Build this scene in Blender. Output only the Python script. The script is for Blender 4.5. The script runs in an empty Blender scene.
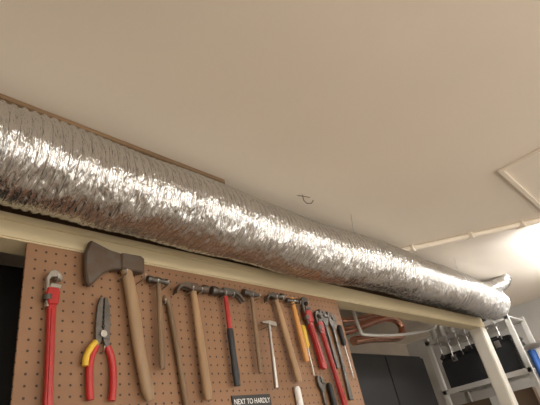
import bpy, bmesh, math, random
from mathutils import Vector, Matrix, noise
random.seed(4)
C=bpy.context.scene
C.view_settings.view_transform='Standard'
C.view_settings.look='None'
C.view_settings.exposure=0.80

# ------------------------------------------------------------------ materials
def mat(name,col,rough=.5,metal=0.,var=0.,vscale=20.,bump=0.,bscale=60.,stretch=(1,1,1),col2=None,dist=.002,emit=None,estr=0):
    m=bpy.data.materials.new(name); m.use_nodes=True
    nt=m.node_tree; N=nt.nodes; L=nt.links; b=N['Principled BSDF']
    b.inputs['Base Color'].default_value=(*col,1); b.inputs['Roughness'].default_value=rough; b.inputs['Metallic'].default_value=metal
    tc=N.new('ShaderNodeTexCoord'); mp=N.new('ShaderNodeMapping'); mp.inputs['Scale'].default_value=stretch
    L.new(tc.outputs['Object'],mp.inputs['Vector'])
    if var>0 or col2:
        n=N.new('ShaderNodeTexNoise'); n.inputs['Scale'].default_value=vscale; n.inputs['Detail'].default_value=5
        L.new(mp.outputs[0],n.inputs['Vector'])
        r=N.new('ShaderNodeValToRGB'); r.color_ramp.elements[0].position=.3; r.color_ramp.elements[1].position=.7
        c2=col2 or tuple(c*(1-var) for c in col)
        r.color_ramp.elements[0].color=(*c2,1); r.color_ramp.elements[1].color=(*col,1)
        L.new(n.outputs['Fac'],r.inputs[0]); L.new(r.outputs[0],b.inputs['Base Color'])
    if bump>0:
        n=N.new('ShaderNodeTexNoise'); n.inputs['Scale'].default_value=bscale; n.inputs['Detail'].default_value=4
        L.new(mp.outputs[0],n.inputs['Vector'])
        bp=N.new('ShaderNodeBump'); bp.inputs['Strength'].default_value=bump; bp.inputs['Distance'].default_value=dist
        L.new(n.outputs['Fac'],bp.inputs['Height']); L.new(bp.outputs[0],b.inputs['Normal'])
    if emit:
        b.inputs['Emission Color'].default_value=(*emit,1); b.inputs['Emission Strength'].default_value=estr
    return m
M={}
M['ceil']=mat('ceiling_paint',(.78,.70,.595),.75,var=.05,vscale=2.2,bump=.2,bscale=45)
M['wall']=mat('wall_paint',(.50,.42,.33),.8,var=.15,vscale=3,bump=.2)
M['wallr']=mat('wall_paint_light',(.50,.48,.45),.8,var=.1,vscale=3,bump=.2)
M['floor']=mat('concrete',(.45,.41,.36),.8,var=.25,vscale=5,bump=.3)
M['beam']=mat('cream_painted_wood',(.60,.50,.32),.6,var=.2,vscale=9,bump=.3,bscale=30,stretch=(.2,2,2))
M['dkwood']=mat('rough_brown_wood',(.12,.065,.03),.8,var=.4,vscale=12,bump=.4,stretch=(.15,2,2))
M['woodtrim']=mat('raw_wood_trim',(.20,.12,.06),.7,var=.4,vscale=12,bump=.4,stretch=(.2,2,2))
M['white']=mat('white_paint',(.62,.60,.56),.5,var=.06,vscale=8)
M['post']=mat('post_paint',(.62,.58,.50),.55,var=.1,vscale=8,bump=.1)
M['steel']=mat('dark_steel',(.16,.145,.13),.42,.85,var=.4,vscale=40,bump=.2,bscale=120)
M['iron']=mat('rusty_iron',(.13,.11,.09),.6,.6,col2=(.12,.075,.05),vscale=35,bump=.4,bscale=90)
M['bright']=mat('bright_steel',(.55,.53,.50),.28,1.,var=.2,vscale=30)
M['hick']=mat('hickory_handle',(.38,.23,.115),.5,var=.35,vscale=14,stretch=(3,3,.35),bump=.15)
M['hickd']=mat('aged_hickory',(.22,.135,.07),.55,var=.45,vscale=14,stretch=(3,3,.35),bump=.2)
M['axeh']=mat('axe_handle_wood',(.34,.22,.12),.5,var=.3,vscale=12,stretch=(3,3,.35),bump=.15)
M['orange']=mat('varnished_orange_wood',(.60,.27,.06),.35,var=.2,vscale=14,stretch=(3,3,.3))
M['red']=mat('red_enamel',(.42,.02,.018),.35,var=.25,vscale=25)
M['redg']=mat('red_vinyl_grip',(.42,.02,.02),.4)
M['yel']=mat('yellow_vinyl_grip',(.65,.42,.04),.4)
M['blk']=mat('black_rubber',(.018,.018,.02),.5,var=.3,vscale=30)
M['black']=mat('black_plastic',(.015,.015,.017),.35)
M['txt']=mat('white_lettering',(.8,.8,.8),.6)
M['copper']=mat('copper',(.95,.52,.38),.25,.92,var=.15,vscale=12)
M['blue']=mat('blue_fiberglass',(.03,.12,.42),.4)
M['alu']=mat('aluminium',(.72,.72,.72),.35,1.)
M['cab']=mat('cabinet_charcoal',(.010,.009,.009),.6,var=.3,vscale=5)
M['dark']=mat('dark_toolbox',(.022,.023,.026),.5)
M['card']=mat('cardboard',(.14,.09,.055),.8,var=.15,vscale=10)
M['tube']=mat('fluorescent_tube',(1,1,1),.4,emit=(1,.93,.82),estr=28)
M['tubeL']=mat('fluorescent_tube_dim',(1,1,1),.4,emit=(1,.91,.78),estr=22)  # left fixture's tubes, set weaker so the ceiling dims towards the left
M['tube2']=mat('fluorescent_tube_cool',(1,1,1),.4,emit=(.97,.98,1),estr=28)

def pegmat():
    m=bpy.data.materials.new('pegboard_hardboard'); m.use_nodes=True
    nt=m.node_tree; N=nt.nodes; L=nt.links; b=N['Principled BSDF']; b.inputs['Roughness'].default_value=.6
    g=N.new('ShaderNodeTexCoord'); s=N.new('ShaderNodeSeparateXYZ'); L.new(g.outputs['Object'],s.inputs[0])
    def math_(op,a,v=None,lk=None):
        n=N.new('ShaderNodeMath'); n.operation=op; L.new(a,n.inputs[0])
        if lk is not None: L.new(lk,n.inputs[1])
        elif v is not None: n.inputs[1].default_value=v
        return n.outputs[0]
    def cell(o):
        a=math_('DIVIDE',o,.0254); a=math_('FRACT',a); a=math_('SUBTRACT',a,.5); return math_('POWER',math_('ABSOLUTE',a),2.0)
    d=math_('SQRT',math_('ADD',cell(s.outputs[0]),lk=cell(s.outputs[2])))
    hole=math_('LESS_THAN',d,.12)
    n=N.new('ShaderNodeTexNoise'); n.inputs['Scale'].default_value=6; n.inputs['Detail'].default_value=6; L.new(g.outputs['Object'],n.inputs['Vector'])
    r=N.new('ShaderNodeValToRGB'); r.color_ramp.elements[0].color=(.205,.105,.052,1); r.color_ramp.elements[1].color=(.27,.142,.072,1)
    r.color_ramp.elements[0].position=.3; r.color_ramp.elements[1].position=.7
    L.new(n.outputs['Fac'],r.inputs[0])
    mx=N.new('ShaderNodeMixRGB'); L.new(hole,mx.inputs[0]); L.new(r.outputs[0],mx.inputs[1]); mx.inputs[2].default_value=(.03,.014,.008,1)
    L.new(mx.outputs[0],b.inputs['Base Color'])
    return m
M['peg']=pegmat()

def foilmat():
    m=bpy.data.materials.new('aluminium_foil'); m.use_nodes=True
    nt=m.node_tree; N=nt.nodes; L=nt.links; b=N['Principled BSDF']
    b.inputs['Base Color'].default_value=(.62,.615,.61,1); b.inputs['Metallic'].default_value=1; b.inputs['Roughness'].default_value=.18
    g=N.new('ShaderNodeTexCoord'); mp=N.new('ShaderNodeMapping'); mp.inputs['Scale'].default_value=(3.0,.9,.9); L.new(g.outputs['Object'],mp.inputs[0])
    n=N.new('ShaderNodeTexNoise'); n.inputs['Scale'].default_value=46; n.inputs['Detail'].default_value=6; n.inputs['Distortion'].default_value=.8
    v=N.new('ShaderNodeTexVoronoi'); v.inputs['Scale'].default_value=54; v.feature='DISTANCE_TO_EDGE'
    L.new(mp.outputs[0],n.inputs['Vector']); L.new(mp.outputs[0],v.inputs['Vector'])
    b1=N.new('ShaderNodeBump'); b1.inputs['Strength'].default_value=.8; b1.inputs['Distance'].default_value=.0045; L.new(n.outputs['Fac'],b1.inputs['Height'])
    b2=N.new('ShaderNodeBump'); b2.inputs['Strength'].default_value=.65; b2.inputs['Distance'].default_value=.004; L.new(v.outputs['Distance'],b2.inputs['Height'])
    L.new(b1.outputs[0],b2.inputs['Normal']); L.new(b2.outputs[0],b.inputs['Normal'])
    return m
M['foil']=foilmat()

# ------------------------------------------------------------------ mesh builder
class Build:
    def __init__(s,name):
        s.name=name; s.v=[]; s.f=[]; s.fm=[]; s.fs=[]; s.mats=[]; s.T=Matrix.Identity(4)
    def mi(s,m):
        if m not in s.mats: s.mats.append(m)
        return s.mats.index(m)
    def add(s,vs,fs,m,smooth=False):
        o=len(s.v); k=s.mi(m)
        for p in vs: s.v.append(s.T@Vector(p))
        for f in fs: s.f.append([o+i for i in f]); s.fm.append(k); s.fs.append(smooth)
    def bm(s,bm,m,smooth=False):
        bm.verts.index_update()
        s.add([v.co.copy() for v in bm.verts],[[v.index for v in f.verts] for f in bm.faces],m,smooth); bm.free()
    def box(s,a,b,m,bev=.002,rot=None):
        bm=bmesh.new(); bmesh.ops.create_cube(bm,size=1)
        c=(Vector(a)+Vector(b))/2; d=Vector(b)-Vector(a)
        for v in bm.verts: v.co=Vector((v.co.x*d.x,v.co.y*d.y,v.co.z*d.z))
        if bev: bmesh.ops.bevel(bm,geom=bm.edges[:],offset=min(bev,min(abs(x) for x in d)*.3),segments=2,affect='EDGES')
        R=rot or Matrix.Identity(3)
        for v in bm.verts: v.co=R@v.co+c
        s.bm(bm,m)
    def prism(s,pts,w0,w1,m,bev=.0015):
        bm=bmesh.new(); vs=[bm.verts.new((p[0],p[1],w0)) for p in pts]
        f=bm.faces.new(vs); r=bmesh.ops.extrude_face_region(bm,geom=[f])
        for e in r['geom']:
            if isinstance(e,bmesh.types.BMVert): e.co.z=w1
        bmesh.ops.recalc_face_normals(bm,faces=bm.faces[:])
        if bev: bmesh.ops.bevel(bm,geom=bm.edges[:],offset=bev,segments=1,affect='EDGES',clamp_overlap=True)
        s.bm(bm,m)
    def tube(s,path,rad,m,seg=14,flat=1.,caps=True):
        P=[Vector(p) for p in path]; n=len(P)
        if not hasattr(rad,'__len__'): rad=[rad]*n
        vs=[];fs=[]; up=None
        for i,p in enumerate(P):
            t=(P[min(i+1,n-1)]-P[max(i-1,0)]).normalized()
            if up is None:
                up=Vector((0,0,1)) if abs(t.z)<.9 else Vector((1,0,0))
            a=t.cross(up).normalized(); bb=a.cross(t).normalized(); up=bb
            for k in range(seg):
                q=2*math.pi*k/seg; vs.append(p+a*math.cos(q)*rad[i]+bb*math.sin(q)*rad[i]*flat)
        for i in range(n-1):
            for k in range(seg):
                k2=(k+1)%seg; fs.append([i*seg+k,i*seg+k2,(i+1)*seg+k2,(i+1)*seg+k])
        s.add(vs,fs,m,True)
        if caps: s.add(vs[:seg],[list(range(seg))[::-1]],m); s.add(vs[-seg:],[list(range(seg))],m)
    def done(s,parent=None):
        c=Vector((0,0,0))
        for p in s.v: c+=p
        c/=len(s.v)
        me=bpy.data.meshes.new(s.name); me.from_pydata([p-c for p in s.v],[],s.f)
        for m in s.mats: me.materials.append(m)
        me.polygons.foreach_set('material_index',s.fm); me.polygons.foreach_set('use_smooth',s.fs); me.update()
        o=bpy.data.objects.new(s.name,me); C.collection.objects.link(o); o.location=c
        if parent: o.parent=parent
        return o
def smoothpath(P,n=8):
    P=[Vector(p) for p in P]; out=[]
    for i in range(len(P)-1):
        p0=P[max(i-1,0)];p1=P[i];p2=P[i+1];p3=P[min(i+2,len(P)-1)]
        for j in range(n):
            t=j/n; out.append(.5*((2*p1)+(p2-p0)*t+(2*p0-5*p1+4*p2-p3)*t*t+(3*p1-p0-3*p2+p3)*t**3))
    out.append(P[-1]); return out
def simple(name,a,b,m,bev=0): B=Build(name); B.box(a,b,m,bev); return B.done()

# ------------------------------------------------------------------ room
H=2.45
simple('ceiling',(-2.3,-2.6,H),(4.86,2.4,H+.1),M['ceil'])
simple('floor',(-2.3,-2.6,-.1),(4.86,2.4,0),M['floor'])
simple('wall_back',(-2.3,2.3,0),(4.86,2.4,H),M['wall'])
simple('wall_right',(4.76,-2.6,0),(4.86,2.3,H),M['wallr'])
simple('wall_left',(-2.3,-2.6,0),(-2.2,2.3,H),M['wall'])
B=Build('trim_1')
B.box((1.92,-.55,H-.012),(1.94,.27,H),M['ceil']); B.box((1.94,.25,H-.012),(2.62,.272,H),M['ceil']); B.box((2.60,-.55,H-.012),(2.62,.25,H),M['ceil'])
B.box((1.94,-.55,H-.012),(2.60,-.53,H),M['ceil'])
B.done()
B=Build('ceiling_conduit')
B.tube([(2.18,.985,H-.015),(2.45,.64,H-.015),(2.71,.306,H-.015),(3.1,-.2,H-.015)],.015,M['ceil'])
for t in (.1,.5,.85):
    x=2.21+t*.5; y=.95-t*.644; B.box((x-.014,y-.024,H-.034),(x+.014,y+.024,H),M['ceil'])
B.done()

YB=1.088
B=Build('wood_beam')
B.box((-1.2,1.085,2.158),(3.6,1.17,2.232),M['beam'],.004)
B.box((-1.2,1.12,2.232),(3.6,1.16,H),M['dkwood'],.002)
B.box((-1.2,1.078,2.205),(1.2,1.086,2.226),M['beam'],.002)
B.done()
B=Build('support_post')
B.box((3.5,1.085,0),(3.6,1.175,2.158),M['post'],.006)
B.done()
B=Build('ceiling_cleat'); B.box((-1.2,.915,H-.02),(.95,.95,H),M['woodtrim'],.003); B.done()

# ------------------------------------------------------------------ foil duct
def duct():
    x0,x1=-1.1,3.58; dx=.0019; ns=int((x1-x0)/dx); nt=104; r0=.1155
    vs=[];fs=[]
    ribs=.0235
    N3=noise.noise
    for i in range(ns+1):
        x=x0+i*dx
        cy=.943+.006*math.sin(x*2.1)+.005*math.sin(x*5.3+1); cz=2.291+.005*math.sin(x*3.1+.5)+.003*math.sin(x*7.3)
        endk=1.0
        if x>x1-.03: endk=1-.25*((x-(x1-.03))/.03)**2
        for k in range(nt):
            th=2*math.pi*k/nt; sy,sz=math.cos(th),math.sin(th)
            low=min(1,max(0,-sz*.9-sy*.35+.05))
            xs=x+.007*math.sin(th+.7)+.003*N3(Vector((x*7,sy*2,sz*2)))
            ph=xs/ribs; fl=math.floor(ph); fr=ph-fl; rid=math.exp(-((fr-.5)/.10)**2)
            n1=N3(Vector((x*14,sy*1.6,sz*1.6)))
            n2=N3(Vector((xs*75,sy*4,sz*4+9)))
            n3=N3(Vector((x*4,sy*1.2+5,sz*1.2)))
            sag=math.sin(math.pi*(fr-.5))**2
            cell=N3(Vector((fl*3.7+sag*.2,sy*4,sz*4)))
            r=r0+.0040*rid+n2*(.0005+.0028*low)+n1*(.0005+.005*low)+.005*n3+cell*sag*(.001+.006*low)-.0015*sag*(1-low)
            r*=endk
            vs.append((x,cy+sy*r,cz+sz*r))
    for i in range(ns):
        for k in range(nt):
            k2=(k+1)%nt; fs.append((i*nt+k,i*nt+k2,(i+1)*nt+k2,(i+1)*nt+k))
    B=Build('foil_duct'); B.add(vs,fs,M['foil'],True)
    B.add(vs[-nt:],[list(range(nt))],M['foil'])
    # elbow take-off bending up to the ceiling
    path=smoothpath([(3.22,.95,2.32),(3.34,.92,2.352),(3.47,.87,2.378),(3.55,.83,2.405),(3.575,.80,2.448)],12)
    B.tube(path,[.047+.004*math.sin(j*1.7)+.003*random.random() for j in range(len(path))],M['foil'],24)
    for x in (-.35,1.62,2.75):
        pts=[]
        for k in range(25):
            a=math.radians(90+ (k/24-.5)*360*.72+180)
            pts.append((x,.943+.1255*math.cos(a),2.291+.1255*math.sin(a)))
        B.tube(pts,.0013,M['bright'],6)
        B.tube([pts[0],(x,.943-.11,H)],.0013,M['bright'],6); B.tube([pts[-1],(x,.943+.11,H)],.0013,M['bright'],6)
    return B.done()
duct()
B=Build('ceiling_hook')
B.tube([(1.29,.84,H),(1.29,.84,H-.025),(1.296,.834,H-.04),(1.31,.822,H-.043),(1.318,.815,H-.03)],.0018,M['iron'],8)
B.tube([(1.27,.85,H-.002),(1.315,.825,H-.012)],.0014,M['iron'],8)
B.done()

# ------------------------------------------------------------------ pegboard and tools
PB=Build('pegboard'); PB.box((.38,YB,0),(1.72,YB+.007,2.157),M['peg'],.001)
def peg(x,z,l=.045):
    x*=.982; z=1.55+(z-1.55)*.982
    PB.tube([(x,YB+.001,z),(x,YB-l,z),(x,YB-l-.004,z+.012)],.0022,M['bright'],8)
def frame(x,z,ang=0,off=.02):
    x*=.982; z=1.55+(z-1.55)*.982
    T=Matrix(((1,0,0,x),(0,0,-1,YB-off),(0,1,0,z),(0,0,0,1)))
    return T@Matrix.Rotation(math.radians(ang),4,'Z')
def handle(B,L,r,m,ang=0,flat=.7,grip=None,gm=None,top=.012):
    ps=[];rs=[];n=12
    for i in range(n+1):
        t=i/n; ps.append((.0,top-t*(L+top),0))
        rs.append(r*(.78+.10*math.sin(t*3)+ .22*t**1.5 + (.08 if .85<t<.97 else 0)))
    rs[-1]*=.8
    B.tube(ps,rs,m,16,flat)
    if grip:
        B.tube([(0,-L*(1-grip),0),(0,-L*(1-grip)-.01,0),(0,-L*.72,0),(0,-L*.9,0),(0,-L-.004,0)],[r*1.05,r*1.22,r*1.12,r*1.3,r*1.1],gm,16,flat)
def claw(B,side,m,s=1.):
    k=side
    def p(l): 
        l=[(a*k*s,b*s) for a,b in l]
        return l if k>0 else l[::-1]
    B.prism(p([(-.016,-.013),(.016,-.013),(.017,.012),(-.016,.013)]),-.013*s,.013*s,m,.003)
    B.tube([(-.012*k*s,.0,0),(-.03*k*s,-.001,0),(-.036*k*s,-.001,0),(-.040*k*s,-.001,0),(-.055*k*s,-.001,0),(-.058*k*s,-.001,0)],[.011*s,.009*s,.010*s,.0145*s,.0145*s,.013*s],m,18)
    out=[(.012,.012),(.034,.013),(.052,.006),(.066,-.008),(.074,-.026),(.070,-.027),(.058,-.012),(.044,-.003),(.028,-.006),(.012,-.011)]
    B.prism(p(out),.002*s,.012*s,m,.0012); B.prism(p(out),-.012*s,-.002*s,m,.0012)
def hammer(name,x,z,xb,zb,side,head,hm,r=.013,s=1.,grip=None,gm=None,kind='claw',flat=.7):
    L=math.hypot(xb-x,zb-z); ang=math.degrees(math.atan2(xb-x,z-zb))
    B=Build(name); B.T=frame(x,z,ang,.022)
    handle(B,L,r,hm,flat=flat,grip=grip,gm=gm)
    if kind=='claw': claw(B,side,head,s)
    elif kind=='ball':
        B.tube([(-.048*s,0,0),(-.045*s,0,0),(-.030*s,0,0),(-.024*s,0,0),(-.014*s,0,0),(.014*s,0,0),(.022*s,0,0),(.026*s,0,0),(.034*s,0,0),(.042*s,0,0),(.046*s,0,0)],
               [.011*s,.0135*s,.0135*s,.009*s,.012*s,.012*s,.008*s,.010*s,.0135*s,.010*s,.003*s],head,18)
    elif kind=='cross':
        B.prism([(-.042*s,-.011*s),(.012*s,-.012*s),(.045*s,-.002*s),(.045*s,.003*s),(.012*s,.012*s),(-.042*s,.011*s)],-.011*s,.011*s,head,.003)
        B.tube([(-.036*s,0,0),(-.048*s,0,0)],[.014*s,.014*s],head,14)
    B.done()
    dx=.018
    peg(x-dx,z-.02); peg(x+dx,z-.02)
def pipe_wrench(name,x,z,xb,zb,m,s=1.,jm=None):
    jm=jm or M['bright']
    L=math.hypot(xb-x,zb-z); ang=math.degrees(math.atan2(xb-x,z-zb))
    B=Build(name); B.T=frame(x,z,ang,.017)
    B.prism([(-.010*s,-.06*s),(.010*s,-.06*s),(.009*s,-L*.55),(.013*s,-L),(.0,-L-.008),(-.013*s,-L),(-.009*s,-L*.55)],-.008*s,.008*s,m,.002)
    B.prism([(-.004*s,-.075*s),(.004*s,-.075*s),(.005*s,-L+.02),(-.005*s,-L+.02)],-.0105*s,.0105*s,m,.001)
    B.prism([(-.012*s,-.065*s),(.013*s,-.065*s),(.018*s,-.03*s),(.014*s,-.018*s),(-.014*s,-.018*s),(-.018*s,-.035*s)],-.012*s,.012*s,m,.003)
    B.prism([(-.012*s,-.02*s),(.020*s,-.02*s),(.022*s,-.008*s),(-.006*s,-.006*s)],-.009*s,.009*s,jm,.001)
    B.prism([(-.016*s,-.07*s),(-.008*s,-.07*s),(-.008*s,.008*s),(.006*s,.014*s),(.022*s,.006*s),(.026*s,.012*s),(.020*s,.026*s),(.004*s,.034*s),(-.010*s,.028*s),(-.018*s,.010*s)],-.007*s,.007*s,jm,.002)
    for i in range(5): B.box((.004*s+i*.004*s,.004*s,-.007*s),(.006*s+i*.004*s,.009*s,.007*s),jm,.0)
    B.tube([(-.010*s,-.052*s,0),(-.010*s,-.038*s,0)],[.0135*s]*2,M['steel'],20)
    B.done(); peg(x+.008*s,z+.001,.03)

pipe_wrench('pipe_wrench',.450,2.060,.459,1.64,M['red'],.95)

B=Build('wire_stripper'); B.T=frame(.588,1.935,-2,.012)
B.prism([(-.019,-.012),(-.001,-.012),(-.001,.100),(-.010,.100),(-.017,.075),(-.020,.03)],-.004,.003,M['steel'],.001)
B.prism([(.001,-.012),(.019,-.012),(.020,.03),(.017,.075),(.010,.100),(.001,.100)],-.002,.005,M['steel'],.001)
for i in range(5): B.tube([(0,.02+i*.013,-.006),(0,.02+i*.013,.007)],.0035-i*.0004,M['blk'],10)
B.tube([(0,0,-.006),(0,0,.009)],.009,M['bright'],16)
B.prism([(-.018,-.01),(-.001,-.01),(-.012,-.045),(-.026,-.05)],-.003,.003,M['steel'],.001)
B.prism([(.001,-.01),(.018,-.01),(.028,-.05),(.014,-.045)],-.003,.003,M['steel'],.001)
B.tube(smoothpath([(-.015,-.03,0),(-.026,-.055,0),(-.030,-.085,0),(-.028,-.125,0),(-.024,-.158,0)],4),.0090,M['redg'],14)
B.tube(smoothpath([(.015,-.03,0),(.026,-.055,0),(.032,-.09,0),(.033,-.125,0),(.030,-.160,0)],4),.0090,M['redg'],14)
B.tube(smoothpath([(-.018,-.022,.004),(-.030,-.036,.004),(-.041,-.058,.004),(-.043,-.082,.004)],4),.008,M['yel'],14)
B.done(); peg(.588,1.89,.02)

B=Build('hatchet'); B.T=frame(.664,2.145,10,.022)
o=[(-.128,-.078),(-.118,-.084),(-.085,-.045),(-.055,-.026),(-.022,-.022),(.036,-.024),(.048,-.024),(.050,.026),(.036,.028),(-.022,.026),(-.06,.032),(-.10,.046),(-.118,.052),(-.132,.010),(-.134,-.035)]
T0=B.T; B.T=T0@Matrix.Rotation(math.radians(-9),4,'Z')
B.prism(o[::-1],-.010,.010,M['iron'],.004)
B.prism([(-.030,-.023),(-.030,.027),(.040,.028),(.040,-.025)],-.015,.015,M['iron'],.004)
B.T=T0
ps=[];rs=[]
for i in range(16):
    t=i/15; ps.append((-.014+.004*math.sin(t*6.2),.03-t*.405,0)); rs.append(.0160+.002*math.sin(t*5)+.004*(t**3))
rs[-1]=.012
B.tube(ps,rs,M['axeh'],16,.75)
B.done(); peg(.64,2.10,.05); peg(.70,2.095,.05)

hammer('ball_peen_hammer',.765,2.108,.760,1.85,1,M['steel'],M['hickd'],.0095,.8,kind='ball')
B=Build('pry_bar'); B.T=frame(.800,2.055,7,.012)
B.tube([(-.016,-.006,.0),(-.010,.004,0),(0,.002,0),(.003,-.02,0),(.003,-.1,0),(.002,-.2,0),(.0,-.30,0),(-.002,-.345,0),(-.010,-.37,0)],[.007,.008,.009,.0085,.0085,.0085,.0085,.009,.007],M['hickd'],8)
B.prism([(-.016,-.365),(.006,-.36),(-.004,-.39),(-.022,-.388)],-.002,.002,M['iron'],.0005)
B.done(); peg(.786,2.04,.02)
hammer('claw_hammer',.895,2.103,.910,1.765,-1,M['iron'],M['hick'],.0145,1.0)
hammer('claw_hammer',1.035,2.105,1.031,1.805,1,M['steel'],M['red'],.0105,1.05,grip=.58,gm=M['blk'])
hammer('tack_hammer',1.165,2.115,1.145,1.84,1,M['steel'],M['hickd'],.0095,.85,kind='cross')
B=Build('masonry_hammer'); B.T=frame(1.215,2.005,-6,.035)
B.prism([(-.036,-.007),(.030,-.009),(.034,-.006),(.034,.008),(.0,.009),(-.038,-.001)],-.008,.008,M['bright'],.002)
B.tube([(0,.008,0),(0,-.08,0),(0,-.13,0),(0,-.22,0)],[.0065,.0055,.007,.0085],M['bright'],12)
B.done(); peg(1.200,1.99,.045)
hammer('claw_hammer',1.295,2.122,1.333,1.81,-1,M['steel'],M['hick'],.0145,.85)
hammer('ball_peen_hammer',1.395,2.115,1.405,1.88,1,M['steel'],M['orange'],.0125,.75,kind='ball')
pipe_wrench('pipe_wrench',1.475,2.105,1.505,1.86,M['red'],1.1,M['steel'])
pipe_wrench('pipe_wrench',1.545,2.06,1.585,1.72,M['red'],.9,M['steel'])
def adj(name,x,z,xb,zb,m,s=1.):
    L=math.hypot(xb-x,zb-z); ang=math.degrees(math.atan2(xb-x,z-zb))
    B=Build(name); B.T=frame(x,z,ang,.009)
    B.prism([(-.007*s,-.03*s),(.007*s,-.03*s),(.006*s,-L*.5),(.010*s,-L),(-.010*s,-L),(-.006*s,-L*.5)],-.004,.004,m,.0012)
    B.prism([(-.022*s,.012*s),(-.020*s,-.012*s),(-.007*s,-.036*s),(.007*s,-.036*s),(.020*s,-.018*s),(.024*s,-.002*s),(.004*s,-.004*s),(-.004*s,.004*s),(-.008*s,.032*s),(-.018*s,.030*s)],-.006,.006,m,.0015)
    B.prism([(.004*s,-.002*s),(.026*s,-.001*s),(.026*s,.006*s),(.014*s,.026*s),(.006*s,.022*s)],-.005,.005,m,.001)
    B.tube([(.004*s,-.012*s,0),(.016*s,-.012*s,0)],[.006*s]*2,M['steel'],12)
    B.done(); peg(x-.001,z+.012,.015)
adj('adjustable_wrench',1.60,2.07,1.615,1.86,M['steel'],1.1)
adj('adjustable_wrench',1.655,2.06,1.650,1.74,M['steel'],1.2)
adj('adjustable_wrench',1.475,1.80,1.48,1.60,M['steel'],.9)
B=Build('wood_chisel'); B.T=frame(1.325,1.79,0,.012)
B.tube([(0,0,0),(0,-.01,0),(0,-.08,0),(0,-.10,0)],[.009,.012,.012,.008],M['txt'],12)
B.prism([(-.006,-.10),(-.007,-.20),(.007,-.20),(.006,-.10)],-.002,.002,M['bright'],.0005)
B.done()
def screwdriver(x,z,m,L=.12):
    B=Build('screwdriver'); B.T=frame(x,z,2,.0125)
    B.tube([(0,0,0),(0,-.006,0),(0,-.03,0),(0,-.05,0),(0,-.078,0),(0,-.088,0)],[.007,.0115,.0120,.0105,.0115,.006],m,8)
    B.tube([(0,-.088,0),(0,-.088-L,0)],.003,M['bright'],8)
    B.prism([(-.003,-.085-L),(-.0045,-.098-L),(.0045,-.098-L),(.003,-.085-L)],-.001,.001,M['bright'],0)
    B.done()
screwdriver(1.695,2.04,M['blk']); screwdriver(1.435,2.02,M['yel'],.09); screwdriver(1.52,1.80,M['blk'],.1)
PB.done()
e=bpy.data.objects.new('label_sign',None); C.collection.objects.link(e); e.location=(1.085,YB,1.73)
def child(o): o.parent=e; o.matrix_parent_inverse=Matrix.Translation(-e.location); return o
B=Build('sign_plate'); B.box((1.0,YB-.004,1.70),(1.17,YB,1.768),M['black'],.002); child(B.done())
cu=bpy.data.curves.new('sign_text','FONT'); cu.body='NEXT TO HARDLY'; cu.size=.022; cu.extrude=.0004; cu.align_x='CENTER'; cu.materials.append(M['txt'])
t=bpy.data.objects.new('sign_text',cu); C.collection.objects.link(t); t.location=(1.085,YB-.0045,1.742); t.rotation_euler=(math.pi/2,0,0); t.scale=(.85,1,1); child(t)

# ------------------------------------------------------------------ background storage
def cabinet(name,x0,x1,y0,y1,z1):
    B=Build(name); B.box((x0,y0+.02,.0),(x1,y1,z1),M['cab'],.006)
    xm=(x0+x1)/2
    for a,b in ((x0+.01,xm-.004),(xm+.004,x1-.01)):
        B.box((a,y0,.06),(b,y0+.019,z1-.02),M['cab'],.004)
    for xx in (xm-.05,xm+.05): B.tube([(xx,y0,z1*.5),(xx,y0-.03,z1*.5),(xx,y0-.03,z1*.5+.12),(xx,y0,z1*.5+.12)],.005,M['alu'],8)
    B.done()
cabinet('storage_cabinet',2.45,3.66,1.66,2.1,2.12)
cabinet('storage_cabinet',-1.6,.75,1.5,2.0,2.30)
B=Build('copper_pipe')
B.tube(smoothpath([(2.35,1.6,2.20),(2.62,1.6,2.25),(2.9,1.6,2.32),(3.15,1.6,2.37),(3.30,1.6,2.36),(3.34,1.6,2.30),(3.27,1.6,2.24),(3.1,1.6,2.215),(2.85,1.6,2.20),(2.6,1.6,2.17)]),.029,M['copper'],14)
B.tube(smoothpath([(2.35,1.52,2.26),(2.6,1.52,2.29),(2.85,1.52,2.345),(3.1,1.52,2.385),(3.2,1.52,2.45)]),.018,M['copper'],12)
B.tube([(2.36,1.6,2.20),(2.36,1.6,2.45)],.026,M['copper'],12)
B.done()
B=Build('white_pvc_pipe')
B.tube(smoothpath([(2.45,1.45,2.45),(2.46,1.45,2.2),(2.55,1.45,2.16),(3.1,1.45,2.2),(3.60,1.45,2.29),(3.68,1.45,2.45)]),.010,M['white'],10)
B.done()

B=Build('shelf_unit')
for x in (3.8,4.22):
    for y in (.97,1.64):
        B.box((x-.018,y-.018,0),(x+.018,y+.018,2.25),M['white'],.003)
for z in (.35,.95,1.42,1.83,2.22):
    B.box((3.782,.952,z-.022),(3.80,1.658,z+.014),M['white'],.002)
    B.box((4.22,.952,z-.022),(4.238,1.658,z+.014),M['white'],.002)
    B.box((3.80,.955,z-.005),(4.22,1.655,z+.005),M['white'],.002)
for i,y in enumerate([1.06,1.14,1.22,1.30,1.38,1.46,1.54]):
    B.tube([(3.775,y,2.225),(3.765,y,2.21),(3.765,y,2.10-.02*(i%3))],.005,M['alu'],8)
    B.box((3.755,y-.018,2.17),(3.778,y+.018,2.185),M['alu'],.002)
    B.tube([(3.765,y,2.10-.02*(i%3)),(3.765,y,2.07-.02*(i%3))],[.009,.011],M['blk'],8)
B.done()
cans=Build('spray_cans')
for i,y in enumerate([1.02,1.10,1.19,1.27,1.345,1.42,1.50,1.575]):
    for j,x in enumerate([3.84,3.95]):
        h=.10+.03*random.random(); m=random.choice([M['alu'],M['white'],M['alu'],M['dark'],M['white']])
        z=2.2253
        cans.tube([(x,y,z),(x,y,z+h*.8),(x,y,z+h*.88),(x,y,z+h*.9),(x,y,z+h)],[.028,.028,.020,.013,.013],m,16)
cans.done()
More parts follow.
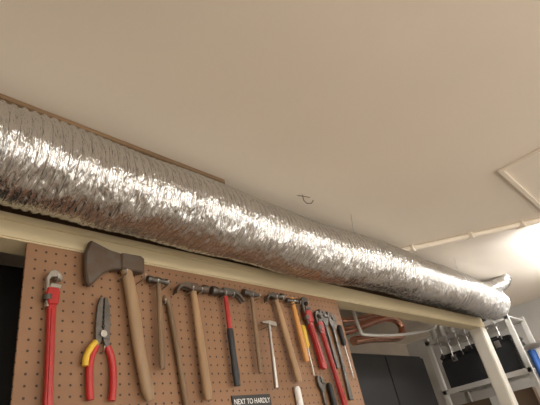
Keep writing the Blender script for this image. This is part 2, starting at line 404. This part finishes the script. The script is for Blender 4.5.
B=Build('tool_box'); B.box((3.83,1.01,1.8355),(4.15,1.60,2.06),M['dark'],.01); B.box((3.83,1.01,2.062),(4.15,1.60,2.10),M['blk'],.01)
B.tube([(3.99,1.15,2.09),(3.99,1.15,2.13),(3.99,1.42,2.13),(3.99,1.42,2.09)],.008,M['blk'],8)
for y in (1.12,1.48): B.box((3.822,y-.02,2.03),(3.832,y+.02,2.08),M['alu'],.001)
B.done()
B=Build('cardboard_box'); B.box((3.84,1.02,1.4255),(4.16,1.6,1.72),M['card'],.003)
B.box((3.835,1.28,1.44),(3.842,1.34,1.72),M['white'],.001); B.done()
B=Build('step_ladder')
for y in (.87,.47):
    B.tube([(3.50,y,0),(3.64,y,1.95)],.024,M['blue'],4)
    B.tube([(3.74,y,0),(3.69,y,1.93)],.016,M['blue'],4)
for i in range(1,7):
    t=i*.28/1.95; x=3.50+.14*t; B.box((x-.04,.47,t*1.95-.012),(x+.04,.87,t*1.95+.012),M['alu'],.004)
B.box((3.59,.44,1.93),(3.73,.90,1.965),M['alu'],.008)
B.done()

# ------------------------------------------------------------------ fluorescent shop lights (hung on chains)
def fixture(x0,x1,y,tm,z):
    B=Build('fluorescent_light'); B.box((x0,y-.06,z),(x1,y+.06,z+.05),M['white'],.006)
    for dy in (-.085,.085):
        B.tube([(x0+.03,y+dy,z+.01),(x1-.03,y+dy,z+.01)],.016,tm,12)
    for xx in (x0+.005,x1-.03): B.box((xx,y-.11,z-.01),(xx+.025,y+.11,z+.05),M['white'],.003)
    if z+.05<H-.01:
        for xx in (x0+.2,x1-.2): B.tube([(xx,y,z+.04),(xx,y,H)],.003,M['alu'],6)
    B.done()
fixture(-.6,.6,-1.7,M['tubeL'],2.15)
fixture(1.5,2.7,-1.7,M['tube'],2.15)
fixture(2.80,4.0,.25,M['tube2'],2.34)

w=bpy.data.worlds.new('world'); C.world=w; w.use_nodes=True
w.node_tree.nodes['Background'].inputs[0].default_value=(1,.93,.83,1); w.node_tree.nodes['Background'].inputs[1].default_value=1.45

# ------------------------------------------------------------------ camera
X=Vector((.686,-.257,-.680)).normalized(); U=Vector((-.185,.843,-.506)); U=(U-X*U.dot(X)).normalized(); Yd=U.cross(X)
cd=bpy.data.cameras.new('camera'); cd.lens=30; cd.sensor_width=36; cd.clip_start=.02
c=bpy.data.objects.new('camera',cd); C.collection.objects.link(c)
R=Matrix((X,Yd,U))
c.matrix_world=Matrix.Translation((0,0,1.55))@R.to_4x4()
C.camera=c
